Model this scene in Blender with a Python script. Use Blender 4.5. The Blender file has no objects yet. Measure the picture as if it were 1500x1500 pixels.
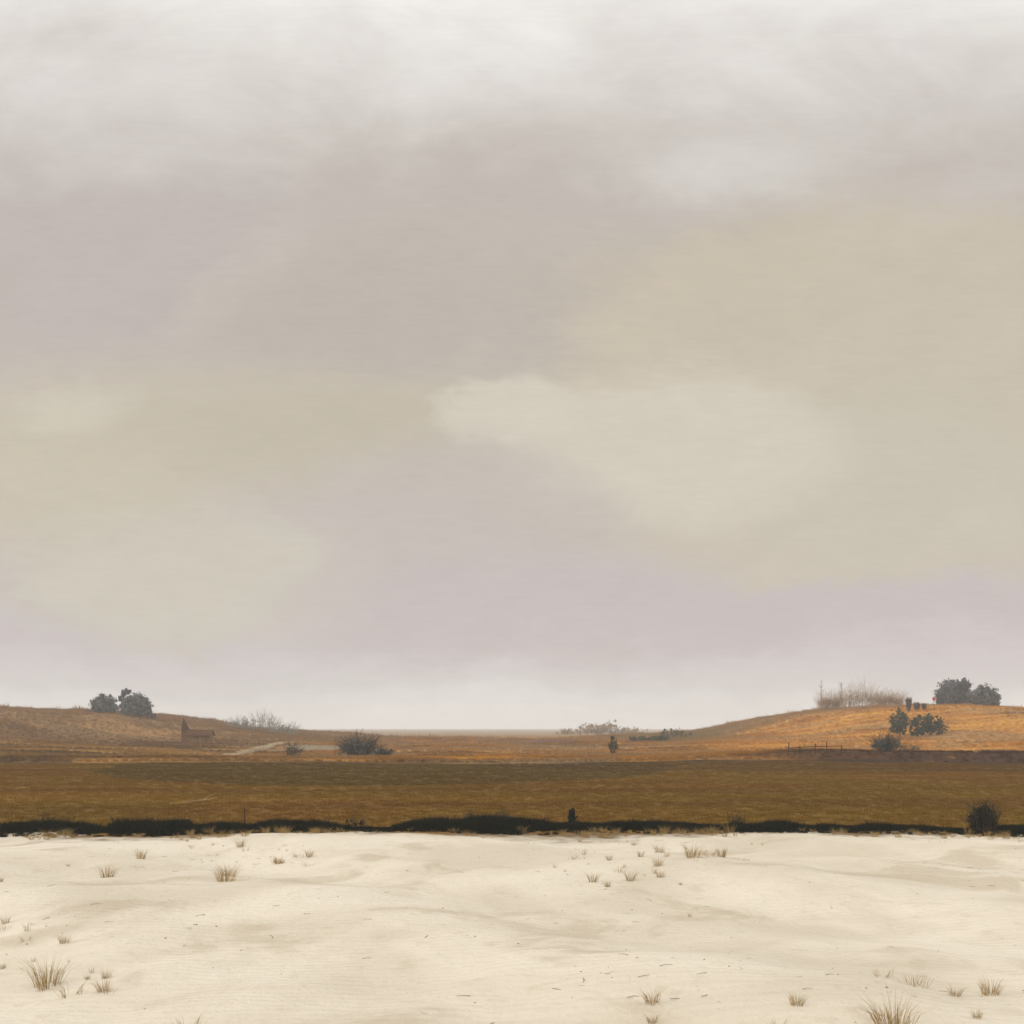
import bpy, bmesh, math, random
import numpy as np
from mathutils import Vector, Matrix

random.seed(7)
rng = np.random.default_rng(11)
sc = bpy.context.scene
COL = sc.collection

# ------------------------------------------------------------------ camera scale
F = 1667.0            # focal length in pixels of a 1500 px wide frame
H = 4.0               # eye height (standing on a low dune)
HZ = 1066.0           # row of the horizon


def X_at(px, Y):
    return (px - 750.0) / F * Y


def Z_at(py, Y):
    return H + (HZ - py) / F * Y


def lin(r, g, b):
    def f(c):
        c /= 255.0
        return c / 12.92 if c <= 0.04045 else ((c + 0.055) / 1.055) ** 2.4
    return (f(r), f(g), f(b), 1.0)


# ------------------------------------------------------------------ terrain
def sstep(a, b, x):
    t = np.clip((x - a) / (b - a), 0, 1)
    return t * t * (3 - 2 * t)


YC = 330.0
_k = YC / F
_lp = np.array([-900, -500, -100, 49, 100, 150, 200, 250, 300, 350, 420, 480, 560, 640])
_ly = np.array([1062, 1046, 1040, 1039, 1040, 1043, 1046, 1056, 1065, 1070, 1076, 1081, 1085, 1086.1])
_rp = np.array([820, 900, 1000, 1060, 1110, 1150, 1200, 1260, 1320, 1400, 1450, 1560, 1900, 2400])
_ry = np.array([1086.1, 1083, 1079, 1072, 1062, 1052, 1043, 1038, 1035, 1037, 1040, 1043, 1050, 1062])


def hill_left(x, y):
    h = np.interp(x, (_lp - 750) * _k, (1086.2 - _ly) * _k)
    return h * sstep(150, 325, y) * (1 - sstep(335, 620, y))


def hill_right(x, y):
    h = np.interp(x, (_rp - 750) * _k, (1086.2 - _ry) * _k)
    return h * sstep(165, 325, y) * (1 - sstep(335, 620, y))


_bx = np.array([-200, -60, -16, 20, 30, 36, 62, 200])
_bh = np.array([0.40, 0.40, 0.22, 0.20, 0.45, 1.0, 1.15, 1.1])


def bank(x, y):
    h = np.interp(x, _bx, _bh)
    w = 0.5 * np.sin(x * 0.13) + 0.35 * np.sin(x * 0.41 + 1)
    return h * sstep(131 + w, 137 + w, y) * (1 - sstep(143, 160, y))


def ditch(x, y):
    return -0.55 * sstep(127.2, 129.6, y) * (1 - sstep(130.4, 131.6, y))


def undul(x, y):
    far = sstep(60, 260, y)
    n = (np.sin(x * .071 + y * .043) + np.sin(x * .113 - y * .029 + 2.1) + np.sin(x * .031 + 1.3) * np.cos(y * .053))
    m = np.sin(x * .47 + 1.7 * np.sin(y * .21)) * np.cos(y * .39 + x * .11)
    return n * (.04 + .22 * far) + m * .04


def dune(x, y):
    # gentle relief of the bare sand round the viewer
    k = 1 - sstep(36, 46, y)
    return k * (.16 * np.sin(x * .31 + .4 * y) + .13 * np.sin(y * .45 - x * .17 + 1.1) + .08 * np.sin(x * .9 + y * .7) + .035 * np.sin(x * 2.1 - y * 1.3 + np.sin(x)))


def G(x, y):
    x = np.asarray(x, float)
    y = np.asarray(y, float)
    fade = 1 - sstep(500, 900, y) * .9
    return hill_left(x, y) + hill_right(x, y) + bank(x, y) + ditch(x, y) + undul(x, y) * fade + dune(x, y)


def on(px, Y, dz=0.0):
    x = X_at(px, Y)
    return Vector((x, Y, float(G(x, Y)) + dz))


# ------------------------------------------------------------------ node helper
class S:
    def __init__(self, g, s):
        self.g, self.s = g, s

    def _m(self, op, *a):
        return self.g.math(op, self, *a)

    def __add__(self, o): return self._m('ADD', o)
    def __radd__(self, o): return self._m('ADD', o)
    def __sub__(self, o): return self._m('SUBTRACT', o)
    def __rsub__(self, o): return self.g.math('SUBTRACT', o, self)
    def __mul__(self, o): return self._m('MULTIPLY', o)
    def __rmul__(self, o): return self._m('MULTIPLY', o)
    def __truediv__(self, o): return self._m('DIVIDE', o)


class NG:
    def __init__(self, tree):
        self.t = tree

    def put(self, sock, v):
        if isinstance(v, S):
            self.t.links.new(v.s, sock)
        elif v is not None:
            sock.default_value = v

    def math(self, op, *a):
        n = self.t.nodes.new('ShaderNodeMath')
        n.operation = op
        for i, v in enumerate(a):
            self.put(n.inputs[i], v)
        return S(self, n.outputs[0])

    def smooth(self, v, a, b):
        n = self.t.nodes.new('ShaderNodeMapRange')
        n.interpolation_type = 'SMOOTHSTEP'
        flip = (not isinstance(a, S)) and (not isinstance(b, S)) and a > b
        if flip:
            a, b = b, a
        self.put(n.inputs['Value'], v)
        self.put(n.inputs['From Min'], a)
        self.put(n.inputs['From Max'], b)
        r = S(self, n.outputs[0])
        return (1.0 - r) if flip else r

    def mix(self, f, a, b):
        n = self.t.nodes.new('ShaderNodeMix')
        n.data_type = 'RGBA'
        self.put(n.inputs[0], f)
        self.put(n.inputs[6], a)
        self.put(n.inputs[7], b)
        return S(self, n.outputs[2])

    def xyz(self, x, y, z):
        n = self.t.nodes.new('ShaderNodeCombineXYZ')
        for i, v in enumerate((x, y, z)):
            self.put(n.inputs[i], v)
        return S(self, n.outputs[0])

    def sep(self, v):
        n = self.t.nodes.new('ShaderNodeSeparateXYZ')
        self.put(n.inputs[0], v)
        return [S(self, o) for o in n.outputs]

    def noise(self, v, scale, detail=4, rough=.55, dist=0.0):
        n = self.t.nodes.new('ShaderNodeTexNoise')
        self.put(n.inputs['Vector'], v)
        n.inputs['Scale'].default_value = scale
        n.inputs['Detail'].default_value = detail
        n.inputs['Roughness'].default_value = rough
        n.inputs['Distortion'].default_value = dist
        return S(self, n.outputs[0])

    def vscale(self, v, k):
        n = self.t.nodes.new('ShaderNodeVectorMath')
        n.operation = 'MULTIPLY'
        self.put(n.inputs[0], v)
        n.inputs[1].default_value = k
        return S(self, n.outputs[0])

    def bump(self, h, strength, dist):
        n = self.t.nodes.new('ShaderNodeBump')
        n.inputs['Strength'].default_value = strength
        n.inputs['Distance'].default_value = dist
        self.put(n.inputs['Height'], h)
        return S(self, n.outputs[0])

    def node(self, typ):
        return self.t.nodes.new(typ)


def new_mat(name):
    m = bpy.data.materials.new(name)
    m.use_nodes = True
    g = NG(m.node_tree)
    b = m.node_tree.nodes['Principled BSDF']
    b.inputs['Specular IOR Level'].default_value = 0.12
    b.inputs['Roughness'].default_value = .95
    return m, g, b


def geo_pos(g):
    return S(g, g.node('ShaderNodeNewGeometry').outputs['Position'])


# ------------------------------------------------------------------ land colours (world position -> real colour)
def land_colour(g, P, dark=1.0):
    X, Y, Z = g.sep(P)
    flat = g.xyz(X, Y, 0.0)
    n_big = g.noise(flat, .035, 4, .55, .6)
    n_mid = g.noise(flat, .16, 4, .6, .4)
    n_fin = g.noise(flat, 1.3, 4, .65)
    n_str = g.noise(g.vscale(flat, (.25, 1, 1)), .11, 5, .6, .3)
    # the stubble field
    brown, olive, umber = lin(108, 76, 18), lin(106, 80, 15), lin(104, 66, 20)
    field = g.mix(g.smooth(n_big, .40, .62), olive, brown)
    field = g.mix(g.smooth(n_mid, .52, .75) * .7, field, umber)
    field = g.mix(g.smooth(n_str, .55, .7) * .25, field, lin(118, 86, 24))
    n_ban = g.noise(g.vscale(flat, (.10, 1, 1)), .13, 4, .55, .3)
    field = g.mix(g.smooth(n_ban, .52, .62) * .5, field, lin(92, 62, 16))
    field = g.mix(g.smooth(n_ban, .46, .36) * .5, field, lin(126, 92, 26))
    # greener sward lying across the field's far half
    w = (n_mid - .5) * .10 + (n_fin - .5) * .02
    ex = (X + 12.0) / 29.0
    ey = (Y - 121.0) / 43.0
    d = g.math('SQRT', ex * ex + ey * ey) + w
    sward = g.smooth(d, 1.0, .96)
    field = g.mix(sward * .85, field, g.mix(n_mid, lin(78, 62, 12), lin(86, 64, 14)))
    ex2 = (X - 33.0) / 36.0
    ey2 = (Y - 124.0) / 23.0
    d2 = g.math('SQRT', ex2 * ex2 + ey2 * ey2) + w
    field = g.mix(g.smooth(d2, 1.0, .95) * .45, field, lin(76, 52, 18))
    # meadow beyond
    mead = g.mix(g.smooth(n_str, .36, .64), lin(104, 74, 28), lin(168, 118, 44))
    mead = g.mix(g.smooth(n_big, .45, .62) * .7, mead, lin(136, 114, 80))
    mead = g.mix(g.smooth(n_mid, .56, .72) * .55, mead, lin(104, 72, 34))
    n_ln = g.noise(g.vscale(flat, (.12, 1, 1)), .16, 4, .6, .2)
    mead = g.mix(g.smooth(n_ln, .58, .66) * .7, mead, lin(70, 50, 24))
    # bright yellow strip of flowers or ripe grass in the middle
    yx = (X + 3.0) / 9.0
    yy = (Y - 146.0) / 6.0
    yel = g.smooth(yx * yx + yy * yy + (n_mid - .5) * 2.4, 1.0, .2)
    mead = g.mix(yel * .7, mead, lin(196, 146, 40))
    # dark strips on the left slope
    lh = g.smooth(X + (n_mid - .5) * 30.0, -24.0, -62.0)
    lowL = g.mix(g.smooth(n_str, .40, .60), lin(84, 62, 26), lin(150, 112, 48))
    hiL = g.mix(g.smooth(n_str, .40, .62), lin(116, 90, 54), lin(140, 104, 58))
    hiL = g.mix(g.smooth(n_big, .5, .66) * .6, hiL, lin(98, 84, 48))
    hiL = g.mix(g.smooth(n_mid, .54, .68) * .5, hiL, lin(90, 66, 36))
    left = g.mix(g.smooth(Y, 215.0, 255.0), lowL, hiL)
    brownband = g.smooth(Y, 205.0, 222.0) * g.smooth(Y, 262.0, 240.0)
    left = g.mix(brownband * g.smooth(n_str, .3, .5) * .8, left, lin(96, 64, 30))
    left = g.mix(g.smooth(n_ln, .56, .63) * g.smooth(Y, 240.0, 200.0) * .8, left, lin(62, 46, 24))
    mead = g.mix(lh, mead, left)
    # golden slope on the right
    rh = g.smooth(X, 26.0, 52.0) * g.smooth(Y, 150.0, 170.0)
    gold = g.mix(g.smooth(n_str, .40, .60), lin(158, 106, 36), lin(184, 132, 48))
    gold = g.mix(g.smooth(n_big, .46, .60) * .75, gold, lin(146, 114, 72))
    gold = g.mix(g.smooth(n_mid, .54, .68) * .65, gold, lin(112, 76, 34))
    gold = g.mix(g.smooth(n_ln, .56, .64) * .6, gold, lin(98, 68, 32))
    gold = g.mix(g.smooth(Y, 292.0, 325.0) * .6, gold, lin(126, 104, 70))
    grn = g.smooth(X, 70.0, 50.0) * g.smooth(Y, 240.0, 320.0)
    gold = g.mix(grn * .7, gold, lin(104, 92, 54))
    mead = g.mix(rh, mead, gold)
    # far plain
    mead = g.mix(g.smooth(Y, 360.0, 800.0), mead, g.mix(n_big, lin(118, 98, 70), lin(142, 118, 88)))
    # peaty bank along the field's far edge
    rb = g.smooth(X, 24.0, 38.0)
    peat = g.mix(g.smooth(n_str, .42, .62), lin(64, 38, 18), lin(98, 62, 24))
    peat = g.mix(g.smooth(n_mid, .62, .74) * .5, peat, lin(176, 124, 50))
    bk = g.smooth(Y + (n_mid - .5) * .6, 130.8, 131.2) * g.smooth(Y + (n_mid - .5) * 6.0, 152.0, 143.0)
    mead = g.mix(bk * (rb * .85 + .15 + .45 * lh * g.smooth(n_mid, .4, .6)), mead, peat)
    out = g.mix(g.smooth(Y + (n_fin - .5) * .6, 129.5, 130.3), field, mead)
    dt = g.smooth(Y, 128.4, 129.0) * g.smooth(Y, 132.4, 131.4)  # very dark brown strip along the ditch line, strongest on the right
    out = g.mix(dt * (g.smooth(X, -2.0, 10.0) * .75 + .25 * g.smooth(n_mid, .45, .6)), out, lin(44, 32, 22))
    # bare pale sand round the viewer
    n_gr = g.noise(flat, 9.0, 4, .7)
    sand = g.mix(g.smooth(n_mid, .35, .65), lin(194, 184, 166), lin(210, 201, 185))
    n_dmp = g.noise(g.xyz(X, Y + 90.0, 0.0), .22, 5, .6, .8)
    sand = g.mix(g.smooth(n_dmp, .54, .66) * .55, sand, lin(170, 156, 134))
    sand = g.mix(g.smooth(n_fin, .55, .78) * .45, sand, lin(172, 157, 132))
    sand = g.mix(g.smooth(n_gr, .62, .74) * .45, sand, lin(140, 122, 96))
    edge = Y + (n_mid - .5) * 12.0 + (n_big - .5) * 8.0 + (n_fin - .5) * 3.0
    out = g.mix(g.smooth(edge, 44.4, 43.0), out, lin(104, 84, 56))
    out = g.mix(g.smooth(edge, 43.4, 40.6), out, sand)
    return out, (n_mid, n_fin, flat)


def land_material():
    m, g, b = new_mat('land')
    P = geo_pos(g)
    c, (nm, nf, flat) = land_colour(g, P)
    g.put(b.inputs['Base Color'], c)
    X, Y, Z = g.sep(P)
    near = g.smooth(Y, 60.0, 36.0)
    rip = g.node('ShaderNodeTexWave')
    rip.wave_type = 'BANDS'
    rip.bands_direction = 'Y'
    rip.inputs['Scale'].default_value = 1.1
    rip.inputs['Distortion'].default_value = 9.0
    rip.inputs['Detail'].default_value = 3.0
    rip.inputs['Detail Scale'].default_value = .6
    g.put(rip.inputs['Vector'], flat)
    hgt = g.noise(flat, 6.0, 5, .7) * .5 + nf * 1.2 + nm * near * 3.0 + S(g, rip.outputs[1]) * near * .18
    g.put(b.inputs['Normal'], g.bump(hgt, .6, .14))
    return m


LAND = land_material()


def link(name, me, mat, parent=None, smooth=False):
    o = bpy.data.objects.new(name, me)
    COL.objects.link(o)
    if mat is not None:
        me.materials.append(mat)
    if parent is not None:
        o.parent = parent
    if smooth:
        for p in me.polygons:
            p.use_smooth = True
    return o


def tag(o, label=None, cat=None, group=None, kind=None):
    if label: o['label'] = label
    if cat: o['category'] = cat
    if group: o['group'] = group
    if kind: o['kind'] = kind
    return o


def thing(name, loc, label, cat, group=None, rz=0.0):
    o = bpy.data.objects.new(name, None)
    COL.objects.link(o)
    o.empty_display_size = .5
    o.location = loc
    o.rotation_euler = (0, 0, rz)
    return tag(o, label, cat, group)


# ------------------------------------------------------------------ ground sheet, split along its own grid lines
def build_ground():
    ys = np.concatenate([
        np.arange(-60, 4, 4.0), np.arange(4, 48, .5), np.arange(48, 124, 2.0), np.arange(124, 162, .6),
        np.arange(162, 420, 3.0), np.geomspace(420, 3400, 40)])
    NC = 300
    t = np.linspace(-1, 1, NC)
    V = np.zeros((len(ys), NC, 3))
    for i, y in enumerate(ys):
        w = 70 + .95 * max(y, 0)
        x = t * w
        V[i, :, 0] = x
        V[i, :, 1] = y
        V[i, :, 2] = G(x, np.full(NC, y))
    zone = np.zeros((len(ys) - 1, NC - 1), int)
    yc = (ys[:-1] + ys[1:]) / 2
    xc = (V[:-1, :-1, 0] + V[1:, 1:, 0]) / 2
    Yg = np.repeat(yc[:, None], NC - 1, 1)
    zone[Yg < 43.5] = 1
    zone[(Yg >= 43.5) & (Yg < 130.6)] = 2
    far = Yg >= 160
    zone[far & (hill_left(xc, Yg) > .35)] = 3
    zone[far & (hill_right(xc, Yg) > .35)] = 4
    names = ['ground', 'sand', 'field', 'hill_left', 'hill_right']
    for z, nm in enumerate(names):
        ii, jj = np.nonzero(zone == z)
        if len(ii) == 0:
            continue
        a = ii * NC + jj
        q = np.stack([a, a + 1, a + NC + 1, a + NC], 1)
        u, inv = np.unique(q.ravel(), return_inverse=True)
        me = bpy.data.meshes.new(nm)
        me.from_pydata(V.reshape(-1, 3)[u].tolist(), [], inv.reshape(-1, 4).tolist())
        o = link(nm, me, LAND, smooth=True)
        tag(o, kind='structure')


build_ground()


# ------------------------------------------------------------------ materials for plants and things
def foliage_mat(name, c1, c2, c3=None, scale=.8, trans=.0):
    m, g, b = new_mat(name)
    tc = g.node('ShaderNodeTexCoord')
    v = S(g, tc.outputs['Object'])
    n1 = g.noise(v, scale, 3, .6)
    n2 = g.noise(v, scale * 7, 2, .6)
    c = g.mix(g.smooth(n1, .35, .65), c1, c2)
    c = g.mix(g.smooth(n2, .50, .75) * .8, c, c3 or c2)
    g.put(b.inputs['Base Color'], c)
    return m


M_GREY = foliage_mat('grey_foliage', lin(66, 72, 74), lin(98, 103, 104), lin(134, 137, 135), .6)
M_SLATE = foliage_mat('slate_foliage', lin(70, 76, 82), lin(90, 96, 101), lin(114, 119, 122), .3)
M_GREEN = foliage_mat('dark_green_foliage', lin(40, 54, 40), lin(60, 72, 44), lin(92, 88, 48), .5)
M_OLIVE = foliage_mat('olive_foliage', lin(88, 80, 50), lin(110, 96, 62), lin(134, 112, 74), .5)
M_BLACK = foliage_mat('black_green_foliage', lin(14, 19, 10), lin(22, 28, 13), lin(42, 42, 18), 1.5)
M_TWIG = foliage_mat('twig', lin(70, 60, 48), lin(92, 78, 60), lin(112, 94, 70), 1.0)
M_DTWIG = foliage_mat('dark_twig', lin(48, 44, 38), lin(66, 58, 44), lin(84, 72, 50), 1.0)
M_PALE = foliage_mat('pale_twig', lin(126, 124, 116), lin(146, 142, 132), lin(160, 152, 138), .6)
M_HAZEL = foliage_mat('tawny_twig', lin(134, 108, 76), lin(150, 124, 92), lin(164, 134, 96), .6)
M_STRAW = foliage_mat('straw', lin(140, 116, 70), lin(170, 142, 94), lin(196, 172, 126), .15)
M_BARK = foliage_mat('bark', lin(70, 62, 52), lin(88, 78, 64), lin(104, 92, 76), 2.0)
M_ORANGE = foliage_mat('orange_leaf', lin(196, 84, 22), lin(214, 104, 34), lin(180, 66, 22), 2.0)
M_PURPLE = foliage_mat('purple_flower', lin(110, 92, 112), lin(138, 116, 132), lin(158, 130, 130), .5)


# ------------------------------------------------------------------ mesh makers
class MB:
    def __init__(self):
        self.v, self.f = [], []

    def quad(self, p, a, b):
        i = len(self.v)
        self.v += [p - a - b, p + a - b, p + a + b, p - a + b]
        self.f.append((i, i + 1, i + 2, i + 3))

    def tube(self, pts, r0, r1, n=5):
        pts = [Vector(p) for p in pts]
        k = len(pts)
        base = len(self.v)
        for i, p in enumerate(pts):
            d = (pts[min(i + 1, k - 1)] - pts[max(i - 1, 0)]).normalized()
            a = d.orthogonal().normalized()
            b = d.cross(a)
            r = r0 + (r1 - r0) * i / max(1, k - 1)
            for j in range(n):
                t = 2 * math.pi * j / n
                self.v.append(p + a * (r * math.cos(t)) + b * (r * math.sin(t)))
        for i in range(k - 1):
            for j in range(n):
                a0 = base + i * n + j
                a1 = base + i * n + (j + 1) % n
                self.f.append((a0, a1, a1 + n, a0 + n))
        self.f.append(tuple(base + (k - 1) * n + j for j in range(n)))
        self.f.append(tuple(base + n - 1 - j for j in range(n)))

    def poly(self, pts):
        i = len(self.v)
        self.v += [Vector(p) for p in pts]
        self.f.append(tuple(range(i, i + len(pts))))

    def prism(self, bottom, top):
        i = len(self.v)
        n = len(bottom)
        self.v += [Vector(p) for p in bottom] + [Vector(p) for p in top]
        self.f.append(tuple(i + n - 1 - j for j in range(n)))
        self.f.append(tuple(i + n + j for j in range(n)))
        for j in range(n):
            k = (j + 1) % n
            self.f.append((i + j, i + k, i + n + k, i + n + j))

    def box(self, c, s):
        cx, cy, cz = c
        sx, sy, sz = s[0] / 2, s[1] / 2, s[2] / 2
        b = [(cx - sx, cy - sy), (cx + sx, cy - sy), (cx + sx, cy + sy), (cx - sx, cy + sy)]
        self.prism([(x, y, cz - sz) for x, y in b], [(x, y, cz + sz) for x, y in b])

    def build(self, name, mat, parent=None, smooth=False):
        me = bpy.data.meshes.new(name)
        me.from_pydata([tuple(p) for p in self.v], [], self.f)
        me.update()
        return link(name, me, mat, parent, smooth)


def rv(s=1.0):
    return Vector((random.gauss(0, s), random.gauss(0, s), random.gauss(0, s)))


def leaves(mb, lobes, n, size, shell=.45, elong=1.6, fuzz=.12):
    """n small leaf faces spread through ellipsoid lobes (cx,cy,cz,rx,ry,rz), in clumps that leave gaps; thinning outwards"""
    tot = sum(l[3] * l[5] for l in lobes)
    for l in lobes:
        m = int(n * l[3] * l[5] / tot)
        clumps = max(6, m // 18)
        c = Vector(l[:3])
        R = l[3:]
        for _ in range(clumps):
            d = rv().normalized()
            rad = (shell + (1 - shell) * random.random() ** .7) * random.uniform(.8, 1.0) * (1 + random.gauss(0, fuzz) * .5)
            cc = Vector((d.x * R[0], d.y * R[1], d.z * R[2])) * rad + c
            cr = .15 * (R[0] + R[2]) / 2 * random.uniform(.5, 1.5)
            for _ in range(m // clumps):
                p = cc + rv(cr * .6)
                nm_ = (d + rv(.45)).normalized()
                a = nm_.orthogonal().normalized()
                a.rotate(Matrix.Rotation(random.random() * 6.28, 3, nm_))
                b = nm_.cross(a)
                s = size * random.uniform(.4, 1.25)
                mb.quad(p, a * s * elong * .5, b * s * .5)


def tree(loc, lobes, n, leaf, mat, trunk_h, label, cat='tree', name='tree', group=None, trunk_r=.16, bark=None, elong=1.6, fuzz=.12):
    t = thing(name, loc, label, cat, group)
    tr = MB()
    tr.tube([(0, 0, -.3), (.05, 0, trunk_h * .5), (0, .04, trunk_h)], trunk_r * 1.4, trunk_r, 7)
    for l in lobes:
        for k in range(3):
            e = Vector(l[:3]) + Vector((random.uniform(-.6, .6) * l[3], random.uniform(-.6, .6) * l[4], random.uniform(-.2, .6) * l[5]))
            s = Vector((0, .02, trunk_h * random.uniform(.6, .98)))
            mid = s.lerp(e, .5) + Vector((0, 0, .15))
            tr.tube([s, mid, e], trunk_r * .6, trunk_r * .12, 5)
    tr.build('trunk', bark or M_BARK, t, True)
    cr = MB()
    leaves(cr, lobes, n, leaf, elong=elong, fuzz=fuzz)
    cr.build('crown', mat, t)
    return t


def stems(mb, w, h, n, r, lean=.5, fork=2, base=.25, wob=.12):
    """a fan of thin upright twigs w wide and h tall"""
    for i in range(n):
        a = random.uniform(-1, 1)
        b = random.uniform(-1, 1)
        p0 = Vector((a * w * .5 * base, b * w * .5 * base, -.05))
        hh = h * random.uniform(.45, 1.0) * (1 - .35 * abs(a))
        p2 = Vector((a * w * .5 + random.gauss(0, w * .05), b * w * .4, hh))
        p1 = p0.lerp(p2, .5) + Vector((random.gauss(0, wob * w * .3) - a * w * .08 * lean, 0, h * .06))
        mb.tube([p0, p1, p2], r, r * .35, 3)
        for k in range(fork):
            t = random.uniform(.35, .9)
            s = p0.lerp(p1, t * 2) if t < .5 else p1.lerp(p2, t * 2 - 1)
            e = s + Vector((random.gauss(0, w * .09), random.gauss(0, w * .09), h * random.uniform(.1, .28)))
            mb.tube([s, e], r * .55, r * .25, 3)


def shrub(loc, w, h, n, r, label, mat, leafmat=None, nleaf=0, leaf=.1, name='shrub', cat='shrub', group=None, base=.25, fork=2, leaf_h=.45):
    t = thing(name, loc, label, cat, group)
    mb = MB()
    stems(mb, w, h, n, r, base=base, fork=fork)
    mb.build('stem', mat, t)
    if leafmat:
        lf = MB()
        leaves(lf, [(0, 0, h * leaf_h, w * .38, w * .3, h * leaf_h * .85), (-w * .2, 0, h * leaf_h * .7, w * .25, w * .22, h * .3), (w * .2, 0, h * leaf_h * .7, w * .25, w * .22, h * .3)], nleaf, leaf, shell=.2)
        lf.build('foliage', leafmat, t)
    return t


def pxm(p, Y):
    return p / F * Y


# ------------------------------------------------------------------ left hilltop trees
YL = 318.0
k = YL / F
tree(on(153, YL), [(0, 0, 11 * k, 20 * k, 17 * k, 19 * k), (3 * k, 0, 5 * k, 17 * k, 14 * k, 8 * k)],
     3400, .30, M_GREY, 2.6, 'round grey tree at the left end of the hilltop clump, sky gap to its right', elong=2.6, fuzz=.12)
tree(on(198, YL - 4), [(0, 0, 14 * k, 24 * k, 18 * k, 20 * k), (9 * k, 0, 16 * k, 14 * k, 13 * k, 16 * k), (0, 0, 5 * k, 19 * k, 14 * k, 8 * k)],
     5400, .30, M_GREY, 3.0, 'largest round grey tree in the clump on the left hilltop', elong=2.6, fuzz=.1)
t = tree(on(178, YL + 6), [(0, 0, 24 * k, 5 * k, 5 * k, 8 * k), (5 * k, 0, 32 * k, 7 * k, 6 * k, 5 * k), (9 * k, 0, 35 * k, 5 * k, 4 * k, 3 * k)],
         800, .28, M_SLATE, 5.0, 'dark leaning sapling with a tufted top between two round grey trees', elong=2.4, fuzz=.3)
tree(on(217, YL - 6), [(0, 0, 7 * k, 8 * k, 7 * k, 8 * k), (4 * k, 0, 4 * k, 8 * k, 6 * k, 5 * k)],
     650, .3, M_GREY, 1.0, 'small low brownish bush at the right foot of the hilltop clump', cat='bush', name='bush')

# dry branches lying below the clump
t = thing('dry_branch', on(212, 300, .3), 'thin arched dry branch on the slope below the grey hilltop trees', 'branch')
mb = MB()
mb.tube([(-1.6, 0, -.3), (-.9, 0, .9), (.4, 0, 1.6), (2.6, .2, 1.9)], .09, .03, 4)
mb.tube([(-.2, 0, 1.3), (1.2, 0, 2.1), (3.4, 0, 2.6)], .06, .02, 4)
mb.build('branch', M_DTWIG, t)

# ------------------------------------------------------------------ brown chapel-like building on the left slope
def wood_mat(name, c1, c2, c3):
    m, g, b = new_mat(name)
    tc = g.node('ShaderNodeTexCoord')
    v = S(g, tc.outputs['Object'])
    n1 = g.noise(g.vscale(v, (5, 5, .5)), 1.0, 4, .6)
    n2 = g.noise(v, .7, 3, .6)
    c = g.mix(g.smooth(n1, .35, .65), c1, c2)
    c = g.mix(g.smooth(n2, .45, .7) * .7, c, c3)
    g.put(b.inputs['Base Color'], c)
    g.put(b.inputs['Normal'], g.bump(n1, .5, .05))
    return m


M_WALL = wood_mat('weathered_wall', lin(112, 84, 50), lin(136, 104, 66), lin(100, 74, 44))
M_TOWER = wood_mat('tower_wall', lin(100, 70, 38), lin(124, 90, 52), lin(92, 64, 34))
M_ROOF = wood_mat('brown_roof', lin(74, 46, 20), lin(90, 58, 26), lin(62, 40, 18))


def building():
    Y = 238.0
    kk = Y / F
    base = on(288, Y)
    z0 = Z_at(1095, Y)
    base.z = min(base.z, z0)
    t = thing('chapel', base, 'small weathered brown chapel with a pointed tower at its left end on the left slope', 'building', rz=math.radians(5))
    L0, L1 = -11 * kk, 22 * kk
    D = 2.1
    hw = (1095 - 1077) * kk + (z0 - base.z)
    hr = (1095 - 1070) * kk + (z0 - base.z)
    # nave with gable ends
    w = MB()
    w.prism([(L0, -D, -.6), (L1, -D, -.6), (L1, D, -.6), (L0, D, -.6)], [(L0, -D, hw), (L1, -D, hw), (L1, D, hw), (L0, D, hw)])
    w.poly([(L0, -D, hw), (L0, D, hw), (L0, 0, hr - .05)])
    w.poly([(L1, D, hw), (L1, -D, hw), (L1, 0, hr - .05)])
    # lean-to at the right end
    x2 = L1 + 5 * kk
    w.prism([(L1 + .003, -D * .7, -.6), (x2, -D * .7, -.6), (x2, D * .7, -.6), (L1 + .003, D * .7, -.6)],
            [(L1 + .003, -D * .7, hw * .55), (x2, -D * .7, hw * .38), (x2, D * .7, hw * .38), (L1 + .003, D * .7, hw * .55)])
    w.build('wall', M_WALL, t)
    r = MB()
    e = .28
    for s in (-1, 1):
        a = [(L0 + .01, s * (D + e), hw - .16), (L1 + e, s * (D + e), hw - .16), (L1 + e, 0, hr), (L0 + .01, 0, hr)]
        up = [(x, y, z + .13) for x, y, z in a]
        r.prism(a, up)
    r.build('roof', M_ROOF, t)
    tw = MB()
    T0, T1 = -21 * kk, L0 - .004
    th = (1095 - 1069) * kk + (z0 - base.z)
    tw.prism([(T0, -1.0, -.6), (T1, -1.0, -.6), (T1, 1.0, -.6), (T0, 1.0, -.6)],
             [(T0 + .08, -.92, th), (T1 - .08, -.92, th), (T1 - .08, .92, th), (T0 + .08, .92, th)])
    tow = tw.build('tower', M_TOWER, t)
    sp = MB()
    top = Vector((T0 + 2.0 * kk, 0, (1095 - 1051) * kk + (z0 - base.z)))
    bs = [(T0, -1.0, th + .003), (T1, -1.0, th + .003), (T1, 1.0, th + .003), (T0, 1.0, th + .003)]
    for i in range(4):
        sp.poly([bs[i], bs[(i + 1) % 4], top])
    sp.poly(bs[::-1])
    sp.build('spire', M_ROOF, tow)
    return t


building()

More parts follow.
